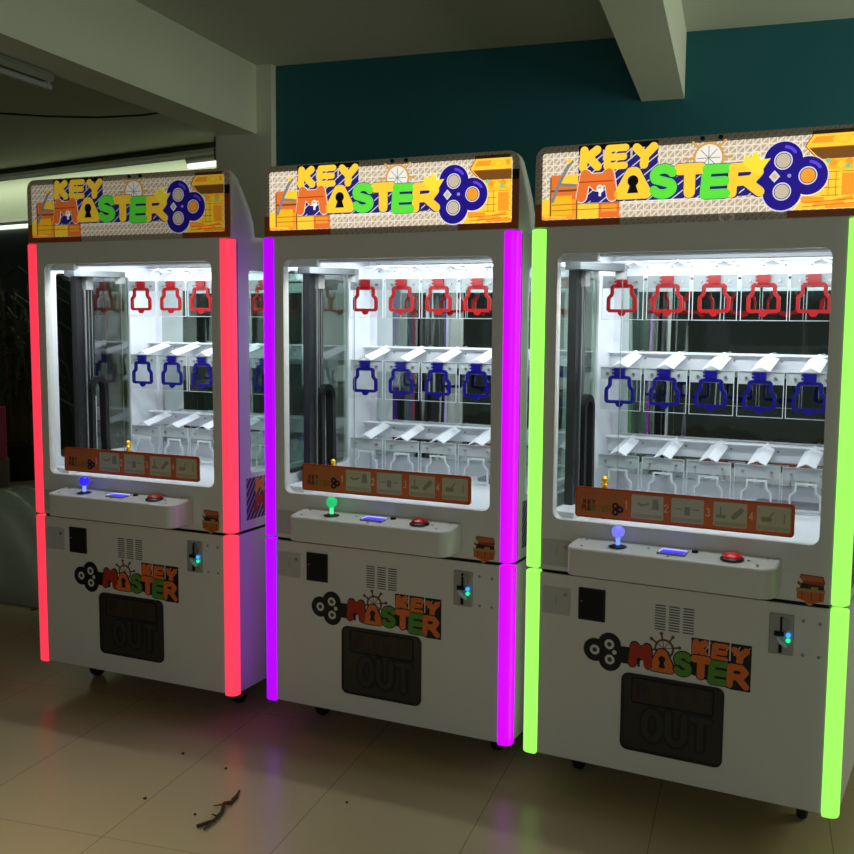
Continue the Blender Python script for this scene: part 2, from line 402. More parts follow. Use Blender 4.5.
VIO_L, VIO_R = (158, 0, 255), (214, 0, 255)
def make_machine(label, loc, rz, led_l, led_r, sign, joy, btn_emit, tip, ring):
    R = thing('key_prize_machine', label, 'arcade machine', loc, rz, 'key prize machines')
    # ---------------- lower cabinet
    mb = MB()
    plan = [(-IL, 0), (IL, 0), (IL, 0.036), (OL-0.002, 0.036), (OL-0.002, D), (-OL+0.002, D), (-OL+0.002, 0.036), (-IL, 0.036)]
    mb.prism(plan, ZB, ZS-0.005, M_BODY, 'xy')
    mb.prism([(x*0.992, 0.006+y*0.99) for x, y in plan], ZS-0.006, ZS+0.006, M_DARK, 'xy')
    mb.build('lower_cabinet', R)
    for x0, x1, z0, z1 in ((-0.410, -0.320, 0.706, 0.787), (-0.408, -0.318, 0.557, 0.641)):
        mb = MB().box(x0, x1, -0.003, 0.002, z0, z1, mat('grey_plate', (196, 197, 192), 0.35))
        mb.disc((x1-0.015, z1-0.02), 0.006, -0.005, 0, M_STEEL); mb.box((x0+x1)/2-0.001, (x0+x1)/2+0.001, -0.0036, 0, z0+0.03, z1-0.02, M_GREY)
        mb.build('lock_plate', R, 0.001)
    mb = MB()
    for c in range(3):
        for i in range(10):
            x = -0.058+c*0.041; z = 0.556+i*0.0078
            mb.box(x, x+0.031, -0.0006, 0.004, z, z+0.0036, mat('vent_slot', (96, 96, 92), 0.6))
    mb.build('vent_grille', R)
    mb = MB().box(-0.292, -0.208, -0.004, 0.01, 0.553, 0.651, M_BLACK)
    mb.box(-0.286, -0.214, -0.005, 0, 0.559, 0.645, M_DARK)
    mb.disc((-0.281, 0.61), 0.0025, -0.0065, 0, M_STEEL)
    mb.build('bill_acceptor', R, 0.002)
    # coin mechanism
    cm = MB().box(0.262, 0.327, -0.006, 0.01, 0.538, 0.652, mat('coin_plate_grey', (170, 172, 170), 0.35, 0.3)).build('coin_slot', R, 0.003)
    MB().box(0.292, 0.297, -0.012, 0, 0.605, 0.645, M_DARK).box(0.290, 0.298, -0.012, 0, 0.545, 0.572, M_DARK).box(0.277, 0.302, -0.013, 0, 0.592, 0.604, M_DARK).build('slot_opening', cm)
    MB().stroke([(0.288, 0.588), (0.296, 0.575), (0.310, 0.566)], 0.007, -0.020, -0.009, mat('pale_lever', (220, 222, 222), 0.3)).stroke(arc(0.304, 0.622, 0.008, 0.02, 130, -90, 6), 0.003, -0.014, -0.009, M_STEEL).build('return_lever', cm)
    MB().disc((0.314, 0.597), 0.006, -0.013, -0.009, mat('blue_indicator', (40, 150, 255), 0.3, emit=1.6)).build('indicator_light', cm)['label'] = 'blue indicator light'
    MB().disc((0.314, 0.582), 0.006, -0.013, -0.009, mat('green_indicator', (30, 230, 150), 0.3, emit=1.3)).build('indicator_light', cm)['label'] = 'green indicator light'
    for x, z in ((0.35, 0.640), (0.393, 0.637), (0.352, 0.545), (0.393, 0.545)): MB().disc((x, z), 0.0045, -0.002, 0.002, M_GREY).build('panel_screw', R)
    # prize door
    pd = MB()
    pd.frame(rrect(-0.152, 0.148, 0.180, 0.414, 0.022), rrect(-0.146, 0.142, 0.186, 0.408, 0.018), -0.005, 0.004, mat('door_rim', (28, 28, 26), 0.4))
    pd.prism(rrect(-0.146, 0.142, 0.186, 0.408, 0.018), -0.002, 0.004, mat('smoked_acrylic', (40, 41, 38), 0.28))
    pd = pd.build('prize_door', R)
    mb = MB()
    mb.frame(rrect(-0.122, 0.120, 0.326, 0.404, 0.008), rrect(-0.118, 0.116, 0.330, 0.400, 0.006), -0.0032, -0.001, M_DARK)
    mb.prism(rrect(-0.118, 0.116, 0.330, 0.400, 0.006), -0.0028, -0.001, mat('dim_sign_brown', (46, 42, 32), 0.5))
    for i, ch in enumerate('PRIZE'):
        x = -0.108+i*0.045
        letter(mb, ch, (x, x+0.038, 0.338, 0.392), 0.014, -0.0038, -0.002, mat('dim_red' if i == 0 else 'dim_amber', (50, 27, 23) if i == 0 else (56, 46, 30), 0.5))
    for i, ch in enumerate('OUT'):
        x = -0.088+i*0.070
        letter(mb, ch, (x-0.008, x+0.072, 0.208, 0.326), 0.034, -0.0030, -0.001, mat('dim_black', (20, 20, 19), 0.5))
        letter(mb, ch, (x, x+0.064, 0.216, 0.318), 0.017, -0.0040, -0.002, mat('dim_grey', (47, 48, 46), 0.5))
    mb.build('door_lettering', pd)
    # printed logo on the lower panel
    OR, GR, RD, NV = mat('logo_orange', (240, 120, 50), 0.4), mat('logo_green', (92, 150, 50), 0.4), mat('logo_red', (186, 48, 28), 0.4), mat('logo_black', (10, 10, 18), 0.4)
    LW, WD = mat('logo_white', (222, 222, 215), 0.4), mat('logo_wood', (110, 72, 50), 0.5)
    lg = MB()
    y1 = 0.001
    lg.prism([(0.050, 0.548), (0.218, 0.548), (0.218, 0.415), (0.165, 0.415), (0.05, 0.44)], -0.0008, y1, NV)
    for a in (0.099, 0.157): lg.box(a, a+0.004, -0.0012, y1, 0.497, 0.548, LW)
    for sx in range(6): lg.stroke([(0.062+sx*0.027, 0.515), (0.078+sx*0.027, 0.54)], 0.0025, -0.0011, y1, LW)
    wc = (-0.028, 0.502)
    lg.ring(wc, 0.029, 0.023, -0.0016, y1, WD)
    lg.disc(wc, 0.023, -0.0008, y1, LW)
    for a in range(0, 360, 45):
        c, s_ = math.cos(math.radians(a+12)), math.sin(math.radians(a+12))
        lg.stroke([(wc[0], wc[1]), (wc[0]+0.024*c, wc[1]+0.024*s_)], 0.002, -0.0012, y1, WD)
        if s_ > -0.3:
            lg.stroke([(wc[0]+0.028*c, wc[1]+0.028*s_), (wc[0]+0.043*c, wc[1]+0.043*s_)], 0.005, -0.0014, y1, WD)
            lg.disc((wc[0]+0.045*c, wc[1]+0.045*s_), 0.005, -0.0014, y1, WD)
    for ch, bx, m in (('K', (0.050, 0.100, 0.490, 0.546), OR), ('E', (0.106, 0.156, 0.491, 0.543), OR), ('Y', (0.162, 0.213, 0.488, 0.540), OR)):
        letter(lg, ch, bx, 0.0145 if ch == 'E' else 0.019, -0.0020, y1, m)
    spec = [('M', (-0.133, -0.060, 0.434, 0.509), RD), ('A', (-0.071, 0.004, 0.430, 0.500), OR), ('S', (-0.001, 0.056, 0.430, 0.502), GR),
            ('T', (0.050, 0.109, 0.430, 0.499), OR), ('E', (0.099, 0.158, 0.422, 0.492), GR), ('R', (0.151, 0.215, 0.420, 0.491), OR)]
    for ch, bx, m in spec: letter(lg, ch, (bx[0]-0.003, bx[1]+0.003, bx[2]-0.003, bx[3]+0.003), 0.030, -0.0022, y1, NV)
    for ch, bx, m in spec: letter(lg, ch, bx, 0.026 if ch == 'M' else (0.0185 if ch in 'SER' else 0.022), -0.0030, y1, m)
    keyhole(lg, (-0.064, -0.002, 0.434, 0.496), -0.0036, y1, NV)
    lg.disc((-0.102, 0.458), 0.006, -0.0036, y1, NV); lg.box(-0.105, -0.099, -0.0036, y1, 0.437, 0.458, NV)
    lg = lg.build('front_logo', R)
    em = MB()
    for q, (x, z) in enumerate(((-0.237, 0.467), (-0.192, 0.490), (-0.190, 0.444))):
        em.ring((x, z), 0.0375, 0.035, -0.0012, y1, LW)
        em.ring((x, z), 0.035, 0.015, -0.0024-q*3e-5, y1, NV); em.ring((x, z), 0.015, 0.007, -0.0027, y1, LW); em.disc((x, z), 0.0075, -0.0026, y1, mat('logo_grey', (60, 62, 66), 0.4))
    em.disc((-0.203, 0.467), 0.016, -0.0026, y1, NV)
    em.box(-0.190, -0.128, -0.0020, y1, 0.440, 0.490, NV)
    em.disc((-0.176, 0.468), 0.007, -0.0030, y1, LW)
    em.build('key_emblem', lg)
    # casters
    for x in (-0.345, 0.345):
        for y in (0.19, 0.74):
            k = MB().box(x-0.03, x+0.03, y-0.03, y+0.03, ZB-0.008, ZB, M_STEEL)
            k.box(x-0.02, x-0.016, y-0.022, y+0.022, 0.03, ZB-0.008, M_STEEL); k.box(x+0.016, x+0.02, y-0.022, y+0.022, 0.03, ZB-0.008, M_STEEL)
            k = k.build('caster', R)
            MB().lathe([(0.012, -0.015), (0.035, -0.013), (0.038, -0.006), (0.038, 0.006), (0.035, 0.013), (0.012, 0.015)], M_RUBBER, (x, y, 0.038), 20, 'x').build('wheel', k, 0, True)
    # ---------------- light strips at the front corners
    for sgn, col in ((-1, led_l), (1, led_r)):
        lm = mat('light_strip_glow', col, 0.4, emit=1.0)
        ec = lin(col)
        if col == VIO_L: lm.node_tree.nodes['Principled BSDF'].inputs['Emission Color'].default_value = (ec[0], 0.0, 1.0, 1); lm.node_tree.nodes['Principled BSDF'].inputs['Emission Strength'].default_value = 1.35
        for z0, z1 in ((ZB-0.008, ZS-0.006), (ZS+0.006, ZM-0.002)):
            r = 0.024; a, b = (IL+0.001, OL+0.002) if sgn > 0 else (IL+0.005, OL+0.010)
            pts = [(a, 0.035), (a, 0.0)] if False else None
            plan2 = [(a, 0.035), (a, -0.004)] + [(b-r+r*math.sin(math.radians(t)), -0.004+r-r*math.cos(math.radians(t))) for t in range(0, 91, 15)] + [(b, 0.035)]
            plan2 = [(sgn*x, y) for x, y in plan2]
            MB().prism(plan2, z0, z1, lm, 'xy').build('light_strip', R, 0.004, True)
    # ---------------- upper cabinet
    mb = MB()
    mb.frame(rrect(-IL, IL, ZS+0.006, ZM, 0.002), rrect(-0.381, 0.381, 0.849, 1.640, 0.026), 0.0, 0.032, M_BODY)
    so = rrect(0.036, D, ZS+0.006, ZM, 0.002)
    si = rrect(0.112, 0.530, 0.892, 1.612, 0.015)
    for sx in (-1, 1):
        xa, xb = sorted((sx*(OL-0.002), sx*(OL-0.020)))
        mb.frame(so, si, xa, xb, M_BODY, 'yz')
        xa, xb = sorted((sx*(OL-0.0205), sx*(OL-0.026)))
        mb.frame(rrect(0.036, D-0.02, ZS+0.006, ZM-0.02, 0.002), si, xa, xb, M_INSIDE, 'yz')
        mb.box(min(sx*IL, sx*(OL-0.03)), max(sx*IL, sx*(OL-0.03)), 0.02, 0.038, ZS+0.006, ZM, M_INSIDE)
        xa, xb = sorted((sx*(OL-0.0015), sx*(OL-0.004)))
        mb.box(xa, xb, 0.0425, 0.0455, ZB if False else ZS+0.01, ZM-0.01, M_DARK)
    mb.box(-OL+0.02, OL-0.02, D-0.02, D, ZS+0.006, ZM, M_BODY)
    mb.box(-OL+0.002, OL-0.002, 0.002, D, ZM, ZM+0.012, M_BODY)
    mb.build('upper_cabinet', R)
    mb = MB()
    mb.box(-0.437, 0.437, 0.033, 0.80, 0.800, 0.842, M_INSIDE)
    mb.box(-0.437, 0.437, 0.033, 0.80, 1.672, 1.690, M_INSIDE)
    mb.box(-0.437, 0.437, 0.712, 0.722, 0.842, 1.672, M_INSIDE)
    mb.box(-0.437, -0.405, 0.696, 0.713, 0.842, 1.672, M_INSIDE)
    mb.box(0.395, 0.437, 0.696, 0.713, 0.842, 1.672, M_INSIDE)
    for z in (0.95, 1.15, 1.35, 1.55):
        for y in (0.57, 0.62, 0.67):
            mb.lathe([(0.004, 0), (0.004, 0.003)], M_GREY, (-0.438, y, z), 8, 'x'); mb.lathe([(0.004, 0), (0.004, 0.003)], M_GREY, (0.435, y, z), 8, 'x')
    # grey ducts and tray at the bottom right
    mb.box(0.10, 0.42, 0.56, 0.64, 0.842, 0.86, M_STEEL)
    mb.build('interior_lining', R)
    MB().prism(rrect(-0.381, 0.381, 0.849, 1.640, 0.026), 0.012, 0.016, G_FRONT).build('front_window', R)
    for sx in (-1, 1):
        xa, xb = sorted((sx*(OL-0.014), sx*(OL-0.018)))
        MB().prism(si, xa, xb, G_SIDE, 'yz').build('side_window', R)
    MB().box(-0.405, 0.395, 0.703, 0.711, 0.90, 1.66, M_MIRROR).build('back_mirror', R)
    # ---------------- shelves, chutes and key plates
    for ri, T in enumerate(ROWS):
        bt = T+0.046 if ri else T+0.055
        mb = MB().box(-0.436, 0.436, 0.664, 0.695, bt-0.056, bt, M_INSIDE)
        mb.box(-0.436, 0.436, 0.640, 0.695, bt-0.004, bt+0.002, M_INSIDE)
        for x in COLX:
            for dx in (-0.035, 0.035): mb.disc((x+dx, bt-0.02), 0.004, 0.661, 0.666, M_GREY)
        mb.build('shelf_board', R, 0.002)
        for ci, x in enumerate(COLX):
            # gabled chute running from the board down to the plate
            w = 0.029; h = 0.014; zf, zb_ = T+0.002, T+0.040
            v = []
            for y, z in ((0.488, zf), (0.666, zb_)) if ri else ((0.600, T+0.040), (0.666, T+0.044)):
                v += [(x-w, y, z), (x, y, z+h), (x+w, y, z), (x+w, y, z-0.003), (x, y, z+h-0.003), (x-w, y, z-0.003)]
            f = [(0,1,2,3,4,5), (6,11,10,9,8,7)] + [(i, (i+1) % 6, 6+(i+1) % 6, 6+i) for i in range(6)]
            MB().add(v, f, M_INSIDE).build('prize_chute', R)
            zb2 = T-0.146 if ri < 2 else 0.846
            hole = None
            mb = MB().box(x-0.071, x+0.071, 0.499, 0.502, zb2, T, G_ACRYL)
            mb.frame([(x-0.0715, zb2-0.0005), (x+0.0715, zb2-0.0005), (x+0.0715, T), (x-0.0715, T)], [(x-0.0700, zb2+0.001), (x+0.0700, zb2+0.001), (x+0.0700, T-0.0015), (x-0.0700, T-0.0015)], 0.4985, 0.5025, M_FROST)
            pl = mb.build('key_plate', R)
            ms = MB().box(x-0.070, x+0.070, 0.503, 0.509, T-0.042, T-0.001, M_STRIP)
            for dx in (-0.045, 0.045): ms.disc((x+dx, T-0.022), 0.0045, 0.496, 0.5035, M_STEEL)
            ms.build('mounting_strip', pl)
            kc = (M_RED, M_BLUE, M_FROST)[ri]
            k = MB()
            if ri < 2:
                k.box(x-0.019, x+0.018, 0.489, 0.4985, T-0.034, T-0.003, kc)
                for dz in (0.006, 0.017): k.box(x-0.026, x-0.018, 0.489, 0.4985, T-dz-0.006, T-dz, kc)
                path = [(-0.029, -0.034), (0.029, -0.034), (0.0335, -0.039), (0.0335, -0.060), (0.037, -0.066), (0.0445, -0.073), (0.0460, -0.077), (0.0460, -0.112), (0.041, -0.117), (-0.041, -0.117), (-0.0460, -0.112), (-0.0460, -0.077), (-0.0445, -0.073), (-0.037, -0.066), (-0.0335, -0.060), (-0.0335, -0.039)]
                k.stroke([(x+a, T+b) for a, b in path], 0.0108, 0.489, 0.4985, kc, closed=True, k=12)
                k.prism([(x-0.014, T-0.118), (x+0.014, T-0.118), (x+0.011, T-0.128), (x+0.005, T-0.134), (x-0.005, T-0.134), (x-0.011, T-0.128)], 0.489, 0.4985, kc)
                k.build('key_ring', pl)['label'] = ('red' if ri == 0 else 'blue') + ' key-shaped outline on the plate'
            else:
                path = [(-0.030, -0.051), (0.030, -0.051), (0.030, -0.075), (0.046, -0.090), (0.046, -0.136), (-0.046, -0.136), (-0.046, -0.090), (-0.030, -0.075)]
                k.stroke([(x+a, T+b) for a, b in path], 0.006, 0.497, 0.5035, kc, closed=True, k=10)
                k.build('key_cutout', pl)
    # ---------------- the travelling pusher on the left
    mb = MB().box(-0.405, -0.378, 0.158, 0.194, 0.846, 1.60, M_BLACK)
    mb.box(-0.407, -0.385, 0.198, 0.262, 0.846, 1.585, M_RAIL)
    for y in (0.200, 0.216, 0.232, 0.250): mb.box(-0.3855, -0.3835, y-0.0015, y+0.0015, 0.85, 1.58, M_GREY)
    mb.box(-0.384, -0.372, 0.196, 0.204, 0.85, 1.55, M_STEEL)
    mb.build('vertical_rail', R, 0.001)
    mb = MB()
    lo = [(0.225, 0.846), (0.225, 1.16)] + arc(0.262, 1.16, 0.037, 0.04, 180, 0, 8) + [(0.302, 0.95), (0.31, 0.846)]
    mb.stroke(lo, 0.020, -0.392, -0.362, M_RUBBER, 'yz', k=10)
    mb.build('cable_chain', R, 0, False)
    MB().box(-0.385, -0.375, 0.24, 0.252, 0.846, 1.13, mat('white_rod', (225, 225, 222), 0.4)).build('white_rod', R)
    mb = MB()
    mb.prism([(-0.405, 0.125), (-0.355, 0.125), (-0.268, 0.285), (-0.268, 0.315), (-0.300, 0.315), (-0.405, 0.22)], 1.600, 1.622, mat('aluminium_bracket', (96, 102, 104), 0.35, 0.3), 'xy')
    mb.box(-0.300, -0.268, 0.290, 0.315, 1.575, 1.600, M_GREY)
    mb.box(-0.40, -0.365, 0.20, 0.24, 1.55, 1.60, M_GREY)
    mb.build('carriage_bracket', R, 0.001)
    mb = MB().box(-0.2795, -0.2765, 0.288, 0.302, 0.846, 1.578, G_ACRYL)
    mb.box(-0.2797, -0.2783, 0.300, 0.3025, 0.846, 1.578, M_STEEL)
    mb.build('guide_strip', R)
    mb = MB().box(-0.400, -0.27, 0.036, 0.075, 1.618, 1.668, M_INSIDE).box(-0.27, 0.437, 0.05, 0.075, 1.655, 1.668, M_INSIDE)
    mb.build('lamp_housing', R, 0.002)
    MB().lathe([(0.008, -0.268), (0.009, -0.266), (0.009, 0.425), (0.008, 0.427)], mat('lamp_tube', (215, 220, 225), 0.3, 0.3), (0, 0.055, 1.640), 12, 'x').build('lamp_tube', R, 0, True)
    MB().box(-0.41, -0.33, 0.045, 0.20, 0.842, 0.866, M_INSIDE).build('carriage_foot', R, 0.003)
    tx, ty, tz = tip
    g = MB().lathe([(0.004, 0.0), (0.016, 0.010), (0.017, 0.018), (0.010, 0.020), (0.007, 0.030), (0.012, 0.036), (0.006, 0.044), (0.010, 0.050), (0.010, 0.056), (0.004, 0.062)], M_GOLD, (tx, ty, tz), 14)
    g.lathe([(0.006, 0.842-tz), (0.006, 0.0)], M_STEEL, (tx, ty, tz), 10)
    for a in (0, 1, 2): g.disc((tx+(a-1)*0.012, tz+0.012), 0.008, ty-0.008, ty+0.008, M_GOLD)
    g.build('golden_key', R, 0, True)
    # ---------------- control panel
    plan = [(-0.295, 0.0), (-0.295, -0.085)] + [(-0.265-0.03*math.cos(math.radians(t)), -0.085-0.03*math.sin(math.radians(t))) for t in range(15, 91, 15)] \
         + [(0.248+0.04*math.sin(math.radians(t)), -0.075-0.04*math.cos(math.radians(t))) for t in range(0, 91, 10)] + [(0.288, 0.0)]
    mb = MB(); n = len(plan)
    v = [(x, y, 0.712) for x, y in plan] + [(x, y, 0.806+y*0.10) for x, y in plan]
    mb.add(v, [list(range(n)), list(range(2*n-1, n-1, -1))] + [(i, n+i, n+(i+1) % n, (i+1) % n) for i in range(n)], M_BODY)
    cp = mb.build('control_panel', R, 0.006, True, 3)
    ptop = lambda y: 0.806+y*0.10
    for x, y in ((-0.262, -0.025), (-0.255, -0.088), (0.255, -0.02), (0.240, -0.088), (-0.07, -0.045), (0.21, -0.055), (0.0, -0.095)):
        MB().lathe([(0.0045, 0), (0.003, 0.002)], M_STEEL, (x, y, ptop(y)), 10).build('panel_screw', cp)
    jx, jy = -0.155, -0.062; jz = ptop(jy)
    js = MB().lathe([(0.026, 0), (0.026, 0.002), (0.016, 0.005), (0.008, 0.006)], M_BLACK, (jx, jy, jz), 24).build('joystick', R, 0, True)
    MB().lathe([(0.0065, 0.005), (0.0065, 0.035)], mat('joystick_shaft_glow', joy[1], 0.3, emit=joy[2]*1.3), (jx, jy, jz), 12).build('shaft', js, 0, True)
    MB().lathe([(0.002, 0.026)] + [(0.0185*math.sin(math.radians(t)), 0.044-0.0185*math.cos(math.radians(t))) for t in range(15, 180, 15)] + [(0.002, 0.0625)], mat('joystick_ball_glow', joy[0], 0.2, emit=joy[2]), (jx, jy, jz), 20).build('ball', js, 0, True)
    bx, by = 0.167, -0.060; bz = ptop(by)
    pb = MB().lathe([(0.032, 0), (0.032, 0.004), (0.026, 0.008)], M_BLACK, (bx, by, bz), 28).build('start_button', R, 0, True)
    MB().lathe([(0.026, 0.006), (0.025, 0.012), (0.018, 0.017), (0.008, 0.0195), (0.001, 0.02)], mat('red_button', (200, 26, 26), 0.25, emit=btn_emit), (bx, by, bz), 24).build('button_dome', pb, 0, True)
    dz = ptop(-0.06)
    ds = MB().box(-0.036, 0.044, -0.085, -0.035, dz-0.004, dz+0.003, M_GREY).build('display_screen', R, 0.001)
    MB().box(-0.028, 0.038, -0.081, -0.045, dz+0.003, dz+0.0045, mat('blue_screen', (52, 36, 235), 0.3, emit=1.2)).build('lit_screen', ds)
    MB().box(-0.030, 0.040, -0.0455, -0.0425, dz+0.003, dz+0.007, mat('screen_edge_light', (190, 190, 255), 0.3, emit=1.0)).box(-0.0305, -0.028, -0.082, -0.044, dz+0.003, dz+0.006, mat('screen_edge_light', (190, 190, 255), 0.3, emit=1.0)).build('screen_edge', ds)
    MB().lathe([(0.010, 0), (0.008, 0.006)], M_BLACK, (0.060, -0.035, ptop(-0.035)), 12).build('panel_lock', R)
    # ---------------- instruction sign stuck on the glass
    OS = mat('sign_orange', (226, 112, 56), 0.4); OS2 = mat('sign_red_orange', (205, 84, 44), 0.4)
    mb = MB().prism(rrect(-0.311, 0.315, 0.864, 0.955, 0.010), 0.0035, 0.0085, OS2)
    mb.prism(rrect(-0.305, 0.309, 0.869, 0.950, 0.008), 0.0030, 0.0085, OS)
    mb.prism(rrect(-0.300, -0.168, 0.872, 0.947, 0.006), 0.0026, 0.0085, mat('sign_light_orange', (206, 118, 64), 0.4))
    isg = mb.build('instruction_sign', R)
    PB, IC = mat('sign_paper', (208, 204, 168), 0.5), mat('sign_icon_grey', (156, 158, 132), 0.5)
    for k, (a, b) in enumerate(((-0.138, -0.044), (-0.021, 0.071), (0.098, 0.190), (0.216, 0.305))):
        p = MB().prism(rrect(a, b, 0.876, 0.945, 0.004), 0.0018, 0.0035, PB)
        c = (a+b)/2
        p.box(a+0.003, b-0.003, 0.0014, 0.003, 0.879, 0.890, mat('sign_paper_shade', (190, 182, 146), 0.5))
        if k == 0: p.stroke([(a+0.02, 0.92), (a+0.03, 0.915), (a+0.05, 0.92)], 0.006, 0.001, 0.003, IC); p.prism([(b-0.034, 0.905), (b-0.012, 0.905), (b-0.016, 0.935), (b-0.030, 0.935)], 0.001, 0.003, IC)
        if k == 1: p.prism([(c-0.008, 0.898), (c+0.008, 0.898), (c+0.008, 0.922), (c-0.008, 0.922)], 0.001, 0.003, IC); p.stroke([(c-0.032, 0.915), (c-0.016, 0.915)], 0.003, 0.001, 0.003, IC); p.stroke([(c+0.032, 0.915), (c+0.016, 0.915)], 0.003, 0.001, 0.003, IC)
        if k == 2: p.stroke([(a+0.012, 0.905), (a+0.03, 0.905)], 0.010, 0.001, 0.003, IC); p.stroke([(a+0.020, 0.905), (a+0.020, 0.93)], 0.004, 0.001, 0.003, IC); p.stroke([(b-0.036, 0.905), (b-0.016, 0.925)], 0.014, 0.001, 0.003, IC)
        if k == 3: p.stroke([(a+0.018, 0.908), (a+0.034, 0.908)], 0.014, 0.001, 0.003, IC); p.stroke([(a+0.034, 0.915), (a+0.044, 0.928)], 0.004, 0.001, 0.003, IC); p.stroke([(b-0.016, 0.90), (b-0.016, 0.925)], 0.003, 0.001, 0.003, IC)
        p.build('step_panel', isg)
        q = MB(); w_ = 0.0035
        letter(q, '1234'[k], (a-0.021, a-0.009, 0.900, 0.925), w_, 0.0018, 0.004, mat('sign_number', (238, 200, 160), 0.5)); q.build('step_number', isg)
    q = MB()
    for i, (ch, m) in enumerate((('M', mat('tiny_red', (150, 50, 30), 0.5)), ('A', mat('tiny_brown', (120, 70, 30), 0.5)), ('S', mat('tiny_green', (110, 130, 50), 0.5)), ('T', mat('tiny_amber', (190, 110, 40), 0.5)), ('E', mat('tiny_green', (110, 130, 50), 0.5)), ('R', mat('tiny_amber', (190, 110, 40), 0.5)))):
        letter(q, ch, (-0.290+i*0.0155, -0.2755+i*0.0155, 0.884, 0.904), 0.0045, 0.0018, 0.003, m)
    for i, ch in enumerate('KEY'): letter(q, ch, (-0.286+i*0.014, -0.275+i*0.014, 0.905, 0.919), 0.0035, 0.0018, 0.003, mat('tiny_dark', (60, 40, 40), 0.5))
    for (x, z) in ((-0.186, 0.905), (-0.186, 0.887), (-0.172, 0.896)): q.ring((x, z), 0.0105, 0.004, 0.0018, 0.003, mat('tiny_navy', (24, 20, 40), 0.5))
    q.build('sign_logo', isg)
    # chest sticker
    q = MB()
    CB, CO = mat('chest_brown', (150, 70, 30), 0.5), mat('chest_orange', (205, 105, 45), 0.5)
    q.prism([(0.330, 0.742), (0.338, 0.769), (0.396, 0.767), (0.401, 0.750), (0.396, 0.735), (0.340, 0.735)], -0.0015, 0.001, CB)
    q.prism([(0.336, 0.750), (0.341, 0.766), (0.394, 0.764), (0.397, 0.752)], -0.0018, 0.001, CO)
    q.prism([(0.334, 0.727), (0.400, 0.727), (0.398, 0.741), (0.342, 0.744)], -0.0019, 0.001, mat('chest_dark', (40, 22, 14), 0.5))
    q.prism([(0.330, 0.728), (0.401, 0.726), (0.399, 0.699), (0.366, 0.690), (0.330, 0.702)], -0.0017, 0.001, CO)
    for x in (0.342, 0.366, 0.388): q.box(x, x+0.003, -0.0020, 0.001, 0.700, 0.726, CB)
    q.box(0.328, 0.402, -0.0021, 0.001, 0.722, 0.730, mat('chest_gold', (180, 150, 80), 0.4))
    q.box(0.366, 0.384, -0.0024, 0.001, 0.727, 0.737, mat('chest_gold', (180, 150, 80), 0.4))
    q.prism([(0.352, 0.692), (0.374, 0.690), (0.363, 0.683)], -0.0016, 0.001, mat('chest_tip', (215, 150, 110), 0.5))
    q.prism([(0.330, 0.752), (0.340, 0.744), (0.345, 0.748), (0.332, 0.764)], -0.0022, 0.001, mat('chest_white', (225, 220, 200), 0.5))
    q.build('chest_sticker', R)
    # ---------------- marquee
    e = sign
    prof = [(0.006, ZM), (0.006, 1.935), (0.014, 1.948), (0.030, 1.948), (0.050, 1.935), (0.085, 1.885), (0.115, 1.835), (0.135, 1.785), (0.145, ZM)]
    mb = MB()
    n = len(prof)
    xs = (-OL, OL); rr = 0.035
    # side-rounded housing: the end sections are lower by the corner radius
    secs = []
    for t in (0, 30, 60, 90):
        dx = rr*(1-math.sin(math.radians(t))); dz = rr*(1-math.cos(math.radians(90-t)))
        secs.append((dx, dz))
    st = [(-0.458+rr*(1-math.cos(math.radians(a))), rr*(1-math.sin(math.radians(a)))) for a in (0, 30, 60, 90)]
    st = st + [(0.0055-x, dz) for x, dz in reversed(st)]
    v = []
    for x, dz in st:
        for y, z in prof: v.append((x, y, z - dz*max(0, (z-ZM)/(ZT-ZM))))
    f = [list(range(n)), [(len(st)-1)*n+i for i in range(n-1, -1, -1)]]
    for i in range(len(st)-1):
        for j in range(n): f.append((i*n+j, i*n+(j+1) % n, (i+1)*n+(j+1) % n, (i+1)*n+j))
    mb.add(v, f, M_BODY)
    mq = mb.build('marquee', R, 0, True)
    XL, XR = -0.455, 0.462
    OUT = [(XL, ZM+0.002), (XR, ZM+0.002)] + [(XR-rr+rr*math.cos(math.radians(a)), ZT-rr+rr*math.sin(math.radians(a))) for a in range(0, 91, 15)] + [(XL+rr+rr*math.cos(math.radians(a)), ZT-rr+rr*math.sin(math.radians(a))) for a in range(90, 181, 15)]
    LX0, LX1, LZ0, LZ1 = -0.433, 0.440, 1.738, 1.930
    MB().prism(OUT, 0.000, 0.006, lattice_mat('marquee_border_print', (178, 166, 146), (210, 200, 182), 0)).build('sign_border', mq)
    BRN = mat('printed_wood_unlit', (172, 88, 36), 0.4)
    MB().prism([(XL, ZM+0.003), (-0.195, ZM+0.003), (-0.195, LZ0), (LX0, LZ0), (LX0, 1.785), (XL, 1.785)], -0.0008, 0.001, BRN).build('crate_border_print', mq)
    MB().prism([(0.262, ZM+0.003), (XR, ZM+0.003), (XR, 1.865), (LX1, 1.865), (LX1, LZ0), (0.262, LZ0)], -0.0008, 0.001, BRN).build('chest_border_print', mq)
    MB().prism([(LX1, 1.865), (XR, 1.865), (XR, 1.895), (LX1, 1.895)], -0.0008, 0.001, mat('printed_dark', (22, 14, 10), 0.4)).build('dark_border_print', mq)
    MB().box(-0.322, -0.089, -0.0008, 0.001, LZ1, 1.946, mat('printed_navy_unlit', (26, 22, 40), 0.4)).build('word_border_print', mq)
    MB().box(0.318, 0.432, -0.0008, 0.001, LZ1, 1.940, mat('printed_chest_unlit', (112, 74, 22), 0.4)).build('lid_border_print', mq)
    MB().prism(rrect(LX0, LX1, LZ0, LZ1, 0.010), -0.0010, 0.002, lattice_mat('marquee_lit_print', (186, 170, 146), (240, 226, 206), e)).build('sign_panel', mq)
    L_ = lambda nm, c: mat('lit_'+nm, c, 0.3, emit=e)
